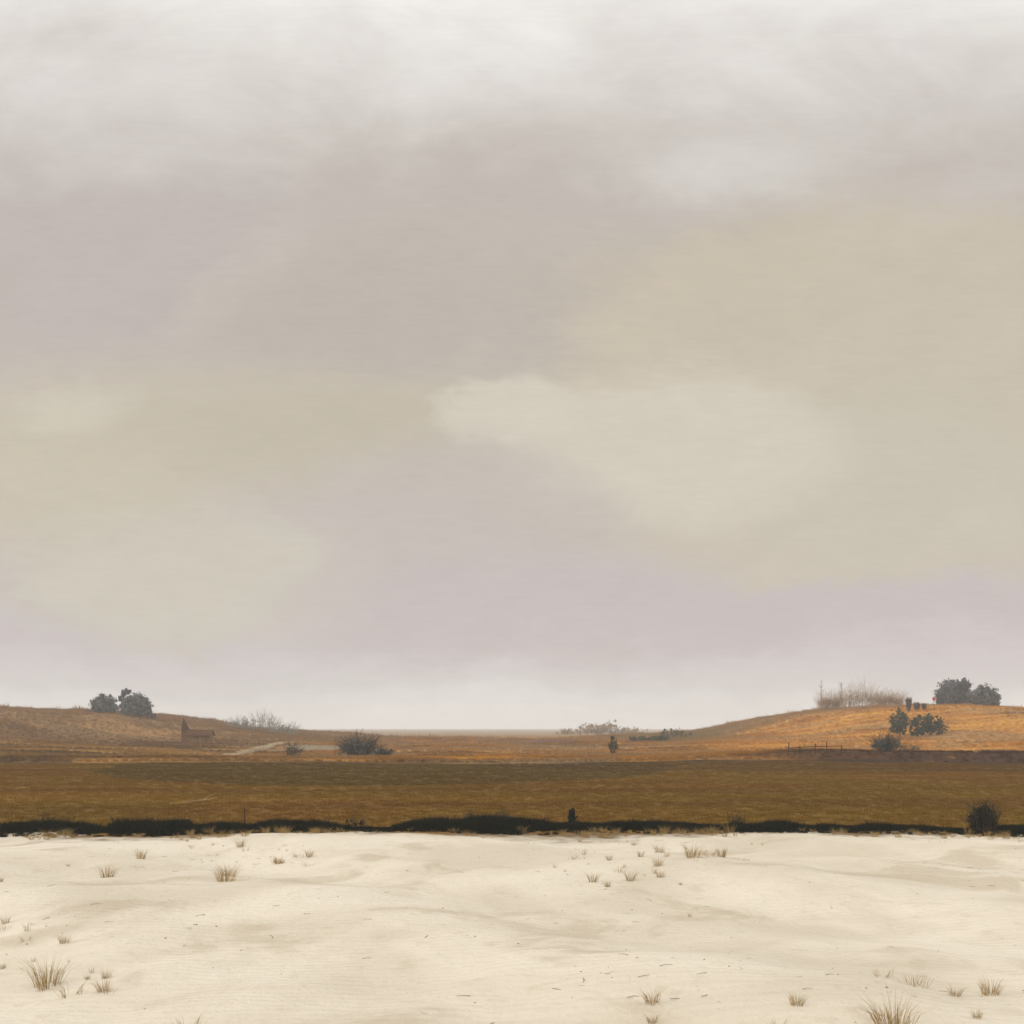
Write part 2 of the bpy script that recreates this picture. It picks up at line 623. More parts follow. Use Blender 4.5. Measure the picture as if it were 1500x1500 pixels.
# ------------------------------------------------------------------ wispy pale thicket behind the left slope
for px, y0, w, h, lab in [
        (352, 330, 44, 24, 'pale wispy thicket at the left of the three on the far left skyline'),
        (385, 335, 56, 38, 'tallest pale wispy thicket of bare grey twigs on the far left skyline'),
        (418, 340, 50, 24, 'low pale wispy thicket trailing off right of the tallest one')]:
    kk = y0 / F
    shrub(on(px, y0), w * kk, h * kk, 70, .05, lab, M_PALE, M_PALE, 700, .16, name='thicket', cat='thicket', base=.7, leaf_h=.35,
          group='pale thickets on the left skyline')

# ------------------------------------------------------------------ pale track on the left
STRIPS = []


def strip(name, pts, w, mat, dz=.05, seg=14):
    P = []
    for i in range(len(pts) - 1):
        a, b = Vector(pts[i]), Vector(pts[i + 1])
        for s in range(seg):
            P.append(a.lerp(b, s / seg))
    P.append(Vector(pts[-1]))
    # smooth
    for _ in range(12):
        P = [P[0]] + [(P[i - 1] + P[i] * 2 + P[i + 1]) / 4 for i in range(1, len(P) - 1)] + [P[-1]]
    me = bpy.data.meshes.new(name)
    v, f = [], []
    n = 5
    for i, p in enumerate(P):
        d = (P[min(i + 1, len(P) - 1)] - P[max(i - 1, 0)]).normalized()
        nn = Vector((-d.y, d.x))
        ww = w(i / (len(P) - 1)) if callable(w) else w
        for j in range(n):
            q = p + nn * (ww * (j / (n - 1) - .5))
            v.append((q.x, q.y, float(G(q.x, q.y)) + dz))
    for i in range(len(P) - 1):
        for j in range(n - 1):
            a = i * n + j
            f.append((a, a + 1, a + n + 1, a + n))
    me.from_pydata(v, [], f)
    o = link(name, me, mat, smooth=True)
    tag(o, kind='structure')
    STRIPS.append([(p.x, p.y, (w(i / (len(P) - 1)) if callable(w) else w) * .5) for i, p in enumerate(P)])
    return o


def dirt_mat(name, c1, c2):
    m, g, b = new_mat(name)
    P = geo_pos(g)
    n = g.noise(P, .4, 4, .6)
    n2 = g.noise(P, 3, 4, .6)
    c = g.mix(g.smooth(n, .35, .65), c1, c2)
    g.put(b.inputs['Base Color'], c)
    g.put(b.inputs['Normal'], g.bump(n2, .4, .1))
    return m


M_TRACK = dirt_mat('pale_track', lin(128, 110, 82), lin(148, 130, 102))
M_FALLOW = dirt_mat('grey_fallow', lin(112, 98, 76), lin(130, 114, 90))


def gpt(px, py):
    """where the line of sight through a pixel row meets the ground (used once, to lay out the land)"""
    Y = 60.0
    while Y < 900:
        x = X_at(px, Y)
        if Z_at(py, Y) <= float(G(x, Y)):
            break
        Y += .5
    return Vector((X_at(px, Y), Y))


strip('path', [gpt(338, 1107), gpt(362, 1101), gpt(392, 1093), gpt(412, 1088), gpt(440, 1087)], lambda t: 3.6 - 1.2 * t, M_TRACK, .06)
strip('fallow_field', [gpt(424, 1096), gpt(450, 1096), gpt(478, 1097), gpt(500, 1099)], lambda t: 34 * (0.35 + .65 * math.sin(math.pi * min(.98, .12 + t * .8))), M_FALLOW, .09)

# ------------------------------------------------------------------ shrubs of the middle distance (left of centre)
Y = 160.0
kk = Y / F
shrub(on(430, Y), 34 * kk, 27 * kk, 46, .028, 'small tuft of dark twigs beside the pale track, left of the big bush', M_DTWIG, M_OLIVE, 350, .11)
shrub(on(526, Y - 4), 74 * kk, 44 * kk, 120, .034, 'broad dark twiggy bush with upright stems at left of centre', M_DTWIG, M_GREY, 1900, .13, cat='bush', name='bush', leaf_h=.36)
shrub(on(560, Y - 6), 40 * kk, 18 * kk, 60, .028, 'low dark bush leaning right beside the broad twiggy bush', M_DTWIG, M_GREY, 700, .12, cat='bush', name='bush', leaf_h=.4)
shrub(on(500, Y - 3), 22 * kk, 26 * kk, 16, .03, 'few bare upright sticks between the pale ground and the broad bush', M_TWIG, name='reed_clump', cat='reeds', base=.9, fork=0)
t = thing('marker_post', on(489, Y - 2), 'short orange brown post left of the broad twiggy bush', 'post')
mb = MB()
mb.tube([(0, 0, -.2), (0, 0, .9)], .16, .15, 8)
mb.tube([(0, 0, .9), (0, 0, 1.0)], .15, .09, 8)
mb.build('post', foliage_mat('orange_wood', lin(166, 104, 56), lin(186, 122, 70), None, 2), t)

# ------------------------------------------------------------------ centre
Y = 640.0
kk = Y / F
tree(on(876, Y), [(-14 * kk, 0, 7 * kk, 26 * kk, 14 * kk, 9 * kk), (12 * kk, 0, 8 * kk, 24 * kk, 14 * kk, 11 * kk), (44 * kk, 0, 4 * kk, 28 * kk, 12 * kk, 6 * kk), (-44 * kk, 0, 3 * kk, 22 * kk, 12 * kk, 5 * kk)],
     2600, .6, M_HAZEL, 2.0, 'wide hazy brown thicket on the skyline right of centre', cat='thicket', name='thicket', fuzz=.4)
Y = 175.0
kk = Y / F
shrub(on(898, Y), 20 * kk, 30 * kk, 30, .03, 'thin upright weed clump with dark leaves standing alone right of centre', M_DTWIG, M_GREEN, 380, .13, cat='weed', name='weed_clump', leaf_h=.6)
shrub(on(866, Y - 4), 34 * kk, 22 * kk, 10, .022, 'few long leaning dry stalks left of the lone weed clump', M_TWIG, name='dry_stalks', cat='stalks', base=.7, fork=0)
shrub(on(836, 230), 24 * 230 / F, 22 * 230 / F, 9, .03, 'thin crossing dry stalks beside the purple flowers', M_TWIG, name='dry_stalks', cat='stalks', base=.6, fork=1)
Y = 285.0
kk = Y / F
tree(on(948, Y), [(-8 * kk, 0, 3 * kk, 20 * kk, 8 * kk, 4.5 * kk), (16 * kk, 0, 3.5 * kk, 18 * kk, 8 * kk, 4.5 * kk)], 1100, .3, M_GREEN, .5,
     'long low dark green scrub on the plain at the right hill foot', cat='scrub', name='scrub', trunk_r=.08)
tree(on(985, 330), [(0, 0, 8, 3.0, 2.5, 1.6), (2.0, 0, 6.8, 2.6, 2, 1.3)] and [(0, 0, 1.4, 3.2, 2.4, 1.8), (3, 0, 1.0, 3, 2, 1.3)], 700, .35, M_OLIVE, 1.0,
     'small pale scrub on the skyline right of the wide brown thicket', cat='scrub', name='scrub', trunk_r=.08)

# ------------------------------------------------------------------ wispy growth on the right crest
for i, (px, w, h, lab) in enumerate([
        (1203, 16, 46, 'tall thin bare tree at the left end of the tawny crest thicket'),
        (1232, 16, 40, 'second thin bare tree on the crest, between tall tree and tawny thicket')]):
    Y = 322.0
    kk = Y / F
    t = thing('bare_tree', on(px, Y), lab, 'tree', 'thin bare trees on the right crest')
    tr = MB()
    tr.tube([(0, 0, -.3), (.1, 0, h * kk * .5), (0, 0, h * kk)], .10, .03, 5)
    tr.build('trunk', M_HAZEL, t)
    cr = MB()
    for q in range(70):
        z = h * kk * random.uniform(.15, .95)
        a = random.uniform(0, 6.28)
        l = w * kk * .5 * random.uniform(.3, 1) * (1.1 - z / (h * kk) * .6)
        cr.tube([(0, 0, z), (math.cos(a) * l, math.sin(a) * l, z + l * .9)], .03, .012, 3)
    cr.build('crown', M_HAZEL, t)
for px, w, h, lab in [
        (1216, 46, 34, 'tawny wispy thicket under the two thin bare trees on the crest'),
        (1262, 76, 46, 'widest tawny wispy thicket in the middle of the right crest'),
        (1305, 58, 32, 'low tawny wispy thicket at the right end of the crest')]:
    Y = 326.0
    kk = Y / F
    shrub(on(px, Y), w * kk, h * kk, 230, .028, lab, M_HAZEL, M_HAZEL, 5200, .10, name='thicket', cat='thicket', base=.8, leaf_h=.33,
          group='tawny thickets on the right crest')

# ------------------------------------------------------------------ trees on the right hill
Y = 300.0
kk = Y / F
tree(on(1397, Y + 12), [(0, 0, 16 * kk, 29 * kk, 22 * kk, 25 * kk), (0, 0, 8 * kk, 28 * kk, 20 * kk, 12 * kk), (11 * kk, -3, 31 * kk, 10 * kk, 8 * kk, 9 * kk)],
     9000, .30, M_SLATE, 3.2, 'large dark grey dome shaped tree on the right hilltop', elong=2.2, fuzz=.06)
tree(on(1440, Y), [(0, 0, 11 * kk, 24 * kk, 18 * kk, 20 * kk), (8 * kk, 0, 7 * kk, 20 * kk, 15 * kk, 12 * kk)],
     4800, .30, M_GREY, 2.6, 'smaller rounded grey tree right of the large dome shaped tree', elong=2.2, fuzz=.08)
Y = 232.0
kk = Y / F
zb = [(1318, 1077, 15, 20, M_GREEN, 2000, 'dense dark green bush at the left of the row on the golden slope'),
      (1343, 1079, 12, 17, M_GREEN, 1300, 'narrow dark green bush in the middle of the row on the golden slope'),
      (1364, 1077, 18, 17, M_GREEN, 1700, 'wide loose dark green bush at the right of the row on the golden slope')]
for px, pyb, rx, rz, mt, n, lab in zb:
    b2 = gpt(px, pyb)
    kk = b2.y / F
    tree(Vector((b2.x, b2.y, float(G(b2.x, b2.y)))), [(0, 0, rz * 1.05 * kk, rx * kk, rx * .8 * kk, rz * kk), (-rx * .4 * kk, 0, rz * .6 * kk, rx * .7 * kk, rx * .6 * kk, rz * .65 * kk), (rx * .45 * kk, 0, rz * .6 * kk, rx * .6 * kk, rx * .6 * kk, rz * .6 * kk)],
         n, .24, mt, 1.4, lab, cat='bush', name='bush', group='dark green bushes on the golden slope', trunk_r=.09)
b2 = gpt(1381, 1075)
shrub(Vector((b2.x, b2.y, float(G(b2.x, b2.y)))), 22 * b2.y / F, 24 * b2.y / F, 30, .035, 'thin olive twigs arching down at the right of the dark green bushes', M_TWIG, M_OLIVE, 300, .15, cat='shrub')
# upright stubs behind the bushes
for px, top, bot, w, lab in [(1331, 1020, 1046, 9, 'tallest upright brush like tree stub behind the dark green bushes'),
                             (1343, 1028, 1048, 10, 'dark upright stub of twigs right of the tallest stub'),
                             (1354, 1030, 1050, 8, 'pale thin stub of twigs between the dark stub and the orange sapling')]:
    Y = 285.0
    kk = Y / F
    p = on(px, Y)
    hh = Z_at(top, Y) - p.z
    t = thing('tree_stub', p, lab, 'tree', 'upright tree stubs on the right hill')
    tr = MB()
    tr.tube([(0, 0, -.3), (.05, 0, hh * .35), (0, 0, hh * .6)], .22, .14, 6)
    tr.build('trunk', M_BARK, t)
    cr = MB()
    for q in range(46):
        a = random.uniform(-1, 1)
        b = random.uniform(-1, 1)
        z = hh * random.uniform(.15, .5)
        cr.tube([(a * w * kk * .30, b * .3, z - hh * .1), (a * w * kk * .42, b * w * kk * .35, z + hh * .2), (a * w * kk * .5, b * w * kk * .4, hh * random.uniform(.75, 1.0))], .06, .03, 3)
    leaves(cr, [(0, 0, hh * .55, w * kk * .42, w * kk * .4, hh * .42)], 420, .2, shell=.1, elong=3)
    cr.build('crown', M_TWIG, t)
for px, top, w, lab in [(1368, 1019, 7, 'slender sapling with a bright orange red leafy top beside the dome tree'),
                        (1358, 1040, 5, 'tiny low plant with an orange red top among the tree stubs')]:
    Y = 280.0
    kk = Y / F
    p = on(px, Y)
    hh = Z_at(top, Y) - p.z
    t = thing('sapling', p, lab, 'sapling', 'orange topped plants on the right hill')
    tr = MB()
    tr.tube([(0, 0, -.2), (.03, 0, hh * .5), (0, 0, hh * .95)], .07, .03, 5)
    tr.build('trunk', M_TWIG, t)
    cr = MB()
    leaves(cr, [(0, 0, hh - w * kk * .6, w * kk * .5, w * kk * .5, w * kk * .75)], 130, .2, shell=.1)
    cr.build('crown', M_ORANGE, t)

# ------------------------------------------------------------------ bank on the right: bush, fence, stalks
Y = 140.0
kk = Y / F
shrub(on(1298, Y), 62 * kk, 36 * kk, 90, .03, 'dark twiggy bush with spiky stems on the brown bank at right', M_DTWIG, M_GREY, 1300, .12, cat='bush', name='bush', leaf_h=.34)
shrub(on(1330, Y - 1), 44 * kk, 15 * kk, 34, .022, 'low straggling twigs trailing right of the spiky bank bush', M_DTWIG, M_GREY, 250, .1, cat='shrub')
Yf = 134.5
kk = Yf / F
t = thing('field_fence', on(1185, Yf), 'rickety low brown fence of thin posts and rails on the right bank', 'fence')
ox = X_at(1185, Yf)
oz = float(G(ox, Yf))
for px, hpx, lean in [(1155, 20, .05), (1172, 13, -.03), (1194, 15, .04), (1211, 17, 0.0), (1232, 12, .06)]:
    x = X_at(px, Yf)
    z = float(G(x, Yf)) - oz
    mb = MB()
    mb.tube([(x - ox, 0, z - .3), (x - ox + lean, 0, z + hpx * kk)], .07, .055, 6)
    mb.build('post', M_DTWIG, t)
for hz in (6, 11):
    mb = MB()
    pts = []
    for px in (1153, 1172, 1194, 1211, 1234):
        x = X_at(px, Yf)
        pts.append((x - ox, -.07, float(G(x, Yf)) - oz + hz * kk + random.uniform(-.05, .05)))
    mb.tube(pts, .045, .035, 5)
    mb.build('rail', M_DTWIG, t)
t = thing('dry_stalks', on(1186, 141), 'row of slanting dry stalks behind the rickety fence', 'stalks')
mb = MB()
for i in range(9):
    x = -2.0 + i * .42 + random.uniform(-.1, .1)
    mb.tube([(x, random.uniform(-.3, .3), -.1), (x + .5, 0, .7), (x + 1.05 + random.uniform(-.2, .2), 0, 1.35 + random.uniform(-.25, .35))], .025, .01, 4)
mb.build('stem', M_TWIG, t)


# ------------------------------------------------------------------ foreground margin
YM = 42.0
kk = YM / F
# thorny bush in the right corner
t = shrub(on(1440, 43.6), 52 * kk, 58 * kk, 130, .012, 'dark spiky thorn bush at the right end of the foreground margin', M_DTWIG, M_BLACK, 3600, .045, cat='bush', name='bush', leaf_h=.42, base=.5, fork=3)
t = thing('tree_stump', on(838, 45.0), 'short dark mossy stump standing up from the heather margin', 'stump')
mb = MB()
mb.tube([(0, 0, -.1), (.01, 0, .2), (-.01, 0, .50), (.0, 0, .70)], .17, .12, 9)
mb.tube([(.03, 0, .70), (.06, 0, .78)], .07, .02, 6)
mb.tube([(.1, 0, .35), (.24, 0, .46)], .04, .02, 5)
mb.build('stump', M_BLACK, t)
lf = MB()
leaves(lf, [(0, 0, .30, .17, .16, .36)], 500, .035, shell=.2)
lf.build('moss', M_BLACK, t)
t = thing('stake', on(358, 45.6), 'thin dark stake standing in the field margin at left', 'stake')
mb = MB()
mb.tube([(0, 0, -.1), (.01, 0, .4), (0, 0, .80)], .035, .02, 6)
mb.tube([(-.10, 0, -.1), (-.11, 0, .55)], .015, .008, 5)
mb.build('stake', M_DTWIG, t)
for px, w, h, lab in [(735, 26, 36, 'tuft of short dark twigs on top of the heather hump'),
                      (1080, 34, 30, 'faint thin weed tuft at the field edge right of centre'),
                      (690, 30, 30, 'left dark twig tuft beside the one on the heather hump'),
                      (520, 40, 22, 'sparse thin weeds where the heather thins out'),
                      (70, 30, 30, 'thin upright weeds at the far left of the heather margin')]:
    shrub(on(px, 45.6), w * kk, h * kk, 46, .006, lab, M_DTWIG, M_BLACK, 260, .03, name='weed_tuft', cat='weeds', base=.7, leaf_h=.3, group='weeds along the heather margin')
# bleached branch lying in the field
b2 = gpt(293, 1184)
t = thing('dead_branch', Vector((b2.x, b2.y, float(G(b2.x, b2.y)) + .05)), 'pale bleached branch lying in the brown field at left', 'branch')
mb = MB()
mb.tube([(-.75, -.6, .0), (-.2, -.1, .10), (.35, .5, .14), (.65, 1.0, .22)], .04, .015, 5)
mb.tube([(-.2, -.1, .10), (.1, -.2, .22), (.4, -.1, .3)], .022, .008, 4)
mb.tube([(.1, .25, .12), (.3, .7, .30), (.55, 1.2, .42)], .02, .008, 4)
mb.build('branch', foliage_mat('bleached_wood', lin(146, 118, 82), lin(166, 138, 100), None, 3), t)


# ------------------------------------------------------------------ ground cover (countless): geometry-node scatter
def tuft_mesh(name, blades, h, w, spread, curl=.35, mat=None):
    v, f = [], []
    for i in range(blades):
        a = random.uniform(0, 6.283)
        r = spread * math.sqrt(random.random())
        p = Vector((math.cos(a) * r, math.sin(a) * r, -.02))
        b = random.uniform(0, 6.283)
        side = Vector((math.cos(b), math.sin(b), 0)) * w * .5
        hh = h * random.uniform(.5, 1.0)
        ln = Vector((math.cos(a), math.sin(a), 0)) * (curl * hh * random.uniform(.2, 1.2))
        i0 = len(v)
        m = p + ln * .35 + Vector((0, 0, hh * .6))
        t = p + ln + Vector((0, 0, hh))
        v += [p - side, p + side, m + side * .7, m - side * .7, t]
        f += [(i0, i0 + 1, i0 + 2, i0 + 3), (i0 + 3, i0 + 2, i0 + 4)]
    me = bpy.data.meshes.new(name)
    me.from_pydata([tuple(p) for p in v], [], f)
    if mat:
        me.materials.append(mat)
    return me


def cover(name, pts, scales, sources, mat, label, cat):
    """ONE object of ground cover: its base points carry randomly turned tufts"""
    me = bpy.data.meshes.new(name)
    me.from_pydata(pts, [], [])
    a = me.attributes.new('tuft_scale', 'FLOAT', 'POINT')
    a.data.foreach_set('value', np.asarray(scales, 'f'))
    me.materials.append(mat)
    o = bpy.data.objects.new(name, me)
    COL.objects.link(o)
    ng = bpy.data.node_groups.new(name + '_scatter', 'GeometryNodeTree')
    ng.interface.new_socket('Geometry', in_out='INPUT', socket_type='NodeSocketGeometry')
    ng.interface.new_socket('Geometry', in_out='OUTPUT', socket_type='NodeSocketGeometry')
    N, L = ng.nodes, ng.links
    gi, go = N.new('NodeGroupInput'), N.new('NodeGroupOutput')
    iop = N.new('GeometryNodeInstanceOnPoints')
    gti = N.new('GeometryNodeGeometryToInstance')
    for s in sources:
        oi = N.new('GeometryNodeObjectInfo')
        oi.inputs['Object'].default_value = s
        L.new(oi.outputs['Geometry'], gti.inputs[0])
    L.new(gi.outputs[0], iop.inputs['Points'])
    L.new(gti.outputs[0], iop.inputs['Instance'])
    iop.inputs['Pick Instance'].default_value = True
    rr = N.new('FunctionNodeRandomValue')
    rr.data_type = 'FLOAT_VECTOR'
    rr.inputs[0].default_value = (-.12, -.12, 0)
    rr.inputs[1].default_value = (.12, .12, 6.283)
    L.new(rr.outputs[0], iop.inputs['Rotation'])
    na = N.new('GeometryNodeInputNamedAttribute')
    na.data_type = 'FLOAT'
    na.inputs['Name'].default_value = 'tuft_scale'
    L.new(na.outputs[0], iop.inputs['Scale'])
    L.new(iop.outputs[0], go.inputs[0])
    md = o.modifiers.new('scatter', 'NODES')
    md.node_group = ng
    tag(o, label, cat, kind='stuff')
    return o


def source(name, me):
    """tuft prototype: kept out of every collection, so it is never drawn by itself"""
    return bpy.data.objects.new(name, me)


def land_grass_mat():
    m, g, b = new_mat('land_grass')
    P = geo_pos(g)
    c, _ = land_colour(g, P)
    oi = g.node('ShaderNodeObjectInfo')
    rnd = S(g, oi.outputs['Random'])
    hs = g.node('ShaderNodeHueSaturation')
    g.put(hs.inputs['Value'], rnd * .2 + 1.08)
    g.put(hs.inputs['Color'], c)
    g.put(b.inputs['Base Color'], S(g, hs.outputs[0]))
    tr = g.node('ShaderNodeBsdfTranslucent')
    g.put(tr.inputs['Color'], S(g, hs.outputs[0]))
    mx = g.node('ShaderNodeMixShader')
    mx.inputs[0].default_value = .3
    out = m.node_tree.nodes['Material Output']
    m.node_tree.links.new(b.outputs[0], mx.inputs[1])
    m.node_tree.links.new(tr.outputs[0], mx.inputs[2])
    m.node_tree.links.new(mx.outputs[0], out.inputs['Surface'])
    return m


M_LG = land_grass_mat()
fieldsrc = [source('field_tuft', tuft_mesh('field_tuft', 26, .12, .018, .26, .9, M_LG)) for _ in range(3)]
meadsrc = [source('meadow_tuft', tuft_mesh('meadow_tuft', 26, .45, .03, .35, .5, M_LG)) for _ in range(3)]
heathsrc = [source('heather_tuft', tuft_mesh('heather_tuft', 120, .36, .012, .26, .55, M_BLACK)) for _ in range(3)]
marram = [source('marram_tuft', tuft_mesh('marram_tuft', nb, hh_, .007, sp_, cu_, M_STRAW))
          for nb, hh_, sp_, cu_ in ((60, .34, .10, .8), (28, .22, .16, 1.3), (90, .42, .16, .9), (16, .20, .05, .5), (44, .14, .24, 2.2))]
purple = [source('flower_tuft', tuft_mesh('flower_tuft', 40, .5, .06, .45, .3, M_PURPLE)) for _ in range(2)]


def ground_pts(x, y):
    z = G(x, y)
    return np.stack([x, y, z], 1).tolist()


# field
n = 60000
y = 44.2 + (128.9 - 44.2) * rng.random(n) ** .85
x = rng.uniform(-1, 1, n) * (y * .47 + 8)
cover('field_grass', ground_pts(x, y), rng.uniform(.5, 1.3, n), fieldsrc, M_LG, 'short brown and olive stubble grass covering the flat field', 'grass')
# meadow and hills
n = 70000
y = 132 + (430 - 132) * rng.random(n) ** 1.1
x = rng.uniform(-1, 1, n) * (y * .47 + 8)
s = rng.uniform(.45, 1.2, n) * (1 + .5 * sstep(180, 330, y) + rng.exponential(.5, n) * sstep(295, 318, y))
cl = np.sin(x * .21 + 2 * np.sin(y * .05)) * np.sin(y * .13 + x * .05)
s *= .75 + .5 * np.clip(cl, 0, 1)
tr_ = np.zeros(n, bool)
RNGK = rng.uniform(.45, .95, n)
for st in STRIPS:
    for sx, sy, hw in st:
        tr_ |= (x - sx) ** 2 + (y - sy) ** 2 < (hw * RNGK) ** 2
k_ = ~tr_
cover('meadow_grass', ground_pts(x[k_], y[k_]), s[k_], meadsrc, M_LG, 'rough ochre and golden grass on the meadow and both hills', 'grass')
# heather margin
tp = np.array([-200, 0, 50, 120, 160, 170, 260, 280, 330, 420, 480, 540, 565, 600, 660, 680, 740, 762, 800, 900, 1000, 1200, 1330, 1400, 1470, 1700])
ty = np.array([1204, 1203, 1203, 1207, 1211, 1202, 1203, 1209, 1203, 1203, 1206, 1211, 1214, 1204, 1203, 1198, 1194, 1204, 1206, 1206, 1207, 1206, 1210, 1213, 1208, 1206])
n = 24000
y = rng.uniform(42.4, 47.5, n)
x = rng.uniform(-32, 32, n)
px = 750 + x / y * F
hh = np.clip((1219 - np.interp(px, tp, ty)) / F * 45.0, .1, 1)
lim = 43.9 + 3.6 * np.clip(hh / .6, 0, 1) + .4 * np.sin(x * 1.3) + rng.normal(0, .35, n)
near = 43.5 + .35 * np.sin(x * .6) + .3 * np.sin(x * 1.7 + 1) + .2 * np.sin(x * 4.3)
keep = (y < lim) & ((y > near) | (rng.random(n) < .16))
edge = np.clip((lim - y) / 1.0, .35, 1) * np.clip((y - near + .7) / .8, .45, 1)
sc_ = hh / .36 * rng.uniform(.4, .95, n) * edge * (1 + .30 * np.sin(x * 2.3 + np.sin(x * 5.1)) * np.sin(x * .9 + 1))
sc_ = np.where(rng.random(n) < .025, sc_ * 1.6, sc_)
xs, ys_, ss = x[keep], y[keep], np.clip(sc_[keep], .3, 2.0)
cover('heather', ground_pts(xs, ys_), ss, heathsrc, M_BLACK, 'dark green heather and sedge margin between the field and the pale sand', 'heather')
# marram on the sand
n = 1500
y = 8 + 35.5 * rng.random(n) ** .7
x = rng.uniform(-1, 1, n) * (y * .5 + 3)
c = np.sin(x * .42 + .7 * np.sin(y * .3)) + np.sin(y * .37 + x * .16 + 2) + np.sin(x * 1.1 + y * .8) * .5
keep = (c > 1.35) | (rng.random(n) < .03) | False
ne = 1500
ye = 43.1 - rng.exponential(1.6, ne)
xe = rng.uniform(-28, 28, ne)
ke = (np.sin(xe * .5 + .6 * np.sin(ye)) + np.sin(xe * 1.3 + ye) + rng.normal(0, .6, ne) + (ye - 42) * .35) > .3
es = rng.uniform(.25, 1.0, ke.sum()) * np.clip((ye[ke] - 36) / 7, .3, 1)
cover('marram_grass', ground_pts(np.concatenate([x[keep], xe[ke]]), np.concatenate([y[keep], ye[ke]])), np.concatenate([rng.uniform(.2, 1.0, keep.sum()) ** 2 * 1.35, es]), marram, M_STRAW, 'sparse dry straw coloured grass tufts growing on the pale sand', 'grass')
# pebbles, bark and twig scraps on the sand
bits = []
for q in range(4):
    bm = bmesh.new()
    bmesh.ops.create_icosphere(bm, subdivisions=1, radius=.03)
    for v_ in bm.verts:
        v_.co *= random.uniform(.7, 1.2)
        v_.co.z *= .6
    me = bpy.data.meshes.new('pebble')
    bm.to_mesh(me)
    bm.free()
    me.materials.append(M_TWIG if q % 2 else M_STRAW)
    bits.append(source('pebble', me))
for q in range(3):
    mb = MB()
    mb.tube([(-.16, 0, .01), (0, random.uniform(-.04, .04), .025), (.14, .02, .012)], .007, .004, 4)
    me = bpy.data.meshes.new('twig_scrap')
    me.from_pydata([tuple(p) for p in mb.v], [], mb.f)
    me.materials.append(M_TWIG)
    bits.append(source('twig_scrap', me))
n = 2600
y = 8 + 36 * rng.random(n) ** .9
x = rng.uniform(-1, 1, n) * (y * .5 + 3)
c = np.sin(x * .6 + .9 * np.sin(y * .41)) + np.sin(y * .53 - x * .23 + .5)
keep = (c > .5) | (rng.random(n) < .25)
cover('sand_litter', ground_pts(x[keep], y[keep]), rng.uniform(.2, .9, keep.sum()) ** 2.2, bits, M_TWIG, 'small pebbles and twig scraps scattered over the pale sand', 'litter')
# purple flowers
n = 260
b2 = gpt(795, 1087)
x = b2.x + rng.normal(0, 1, n) * 4.2
y = b2.y + rng.normal(0, 1, n) * 8
cover('flower_patch', ground_pts(x, y), rng.uniform(.5, 1.2, n), purple, M_PURPLE, 'hazy mauve flower patch on the far meadow at centre', 'flowers')

# ------------------------------------------------------------------ haze
hz = MB()
hz.box((0, 1640, 21.0), (7200, 3640, 48.0))
m = bpy.data.materials.new('haze')
m.use_nodes = True
nt = m.node_tree
nt.nodes.remove(nt.nodes['Principled BSDF'])
pv = nt.nodes.new('ShaderNodeVolumePrincipled')
pv.inputs['Color'].default_value = (.94, .965, .99, 1)
pv.inputs['Density'].default_value = .0005
nt.links.new(pv.outputs[0], nt.nodes['Material Output'].inputs['Volume'])
tag(hz.build('haze', m), 'thin pale morning haze over the whole plain', 'haze', kind='stuff')

# ------------------------------------------------------------------ sky
SUN_EL, SUN_AZ = math.radians(30), math.radians(-112)     # soft light from behind the viewer's left shoulder
w = bpy.data.worlds.new('World')
sc.world = w
w.use_nodes = True
g = NG(w.node_tree)
bg = w.node_tree.nodes['Background']
K = .1
bg.inputs['Strength'].default_value = K
sky = g.node('ShaderNodeTexSky')
sky.sky_type = 'NISHITA'
sky.sun_disc = False
sky.sun_elevation = SUN_EL
sky.sun_rotation = SUN_AZ
sky.dust_density = 4
tc = g.node('ShaderNodeTexCoord')
D = S(g, tc.outputs['Generated'])
X, Y, Z = g.sep(D)
Yp = g.math('MAXIMUM', g.math('ABSOLUTE', Y), .22)
U = X / Yp * F + 750.0            # direction grid: azimuth-like and elevation-like, in the units of the layout
V = HZ - Z / Yp * F
nv = g.xyz(U * .001, V * .0017, 0.0)
nv2 = g.xyz(U * .001 + 7.3, V * .0017 + 3.1, 0.0)
w1 = g.noise(nv, 2.6, 5, .6, .5) - .5
v1 = g.noise(nv2, 2.6, 5, .6, .5) - .5
w2 = g.noise(nv, 8.0, 7, .64, .4) - .5
v2 = g.noise(nv2, 9.0, 7, .64, .4) - .5
w3 = g.noise(g.vscale(nv, (.35, 2.2, 1)), 60.0, 3, .6) - .5
w4 = g.noise(g.vscale(nv2, (.7, 1.3, 1)), 34.0, 5, .66) - .5
Uw = U + w1 * 190.0 + w2 * 110.0 + w4 * 45.0
Vv = V + v1 * 120.0 + v2 * 75.0 + w4 * 30.0


def blob(cx, cy, rx, ry, soft=.5, rot=0.0):
    dx, dy = Uw - cx, Vv - cy
    if rot:
        c, s = math.cos(math.radians(rot)), math.sin(math.radians(rot))
        dx, dy = dx * c + dy * s, dy * c - dx * s
    dx, dy = dx / rx, dy / ry
    d = g.math('SQRT', dx * dx + dy * dy)
    return g.smooth(d, 1.04 + soft * .6, .96 - soft * .6)


def ramp(v, stops):
    c = stops[0][1]
    for (a, ca), (b, cb) in zip(stops[:-1], stops[1:]):
        c = g.mix(g.smooth(v, a, b), c, cb)
    return c


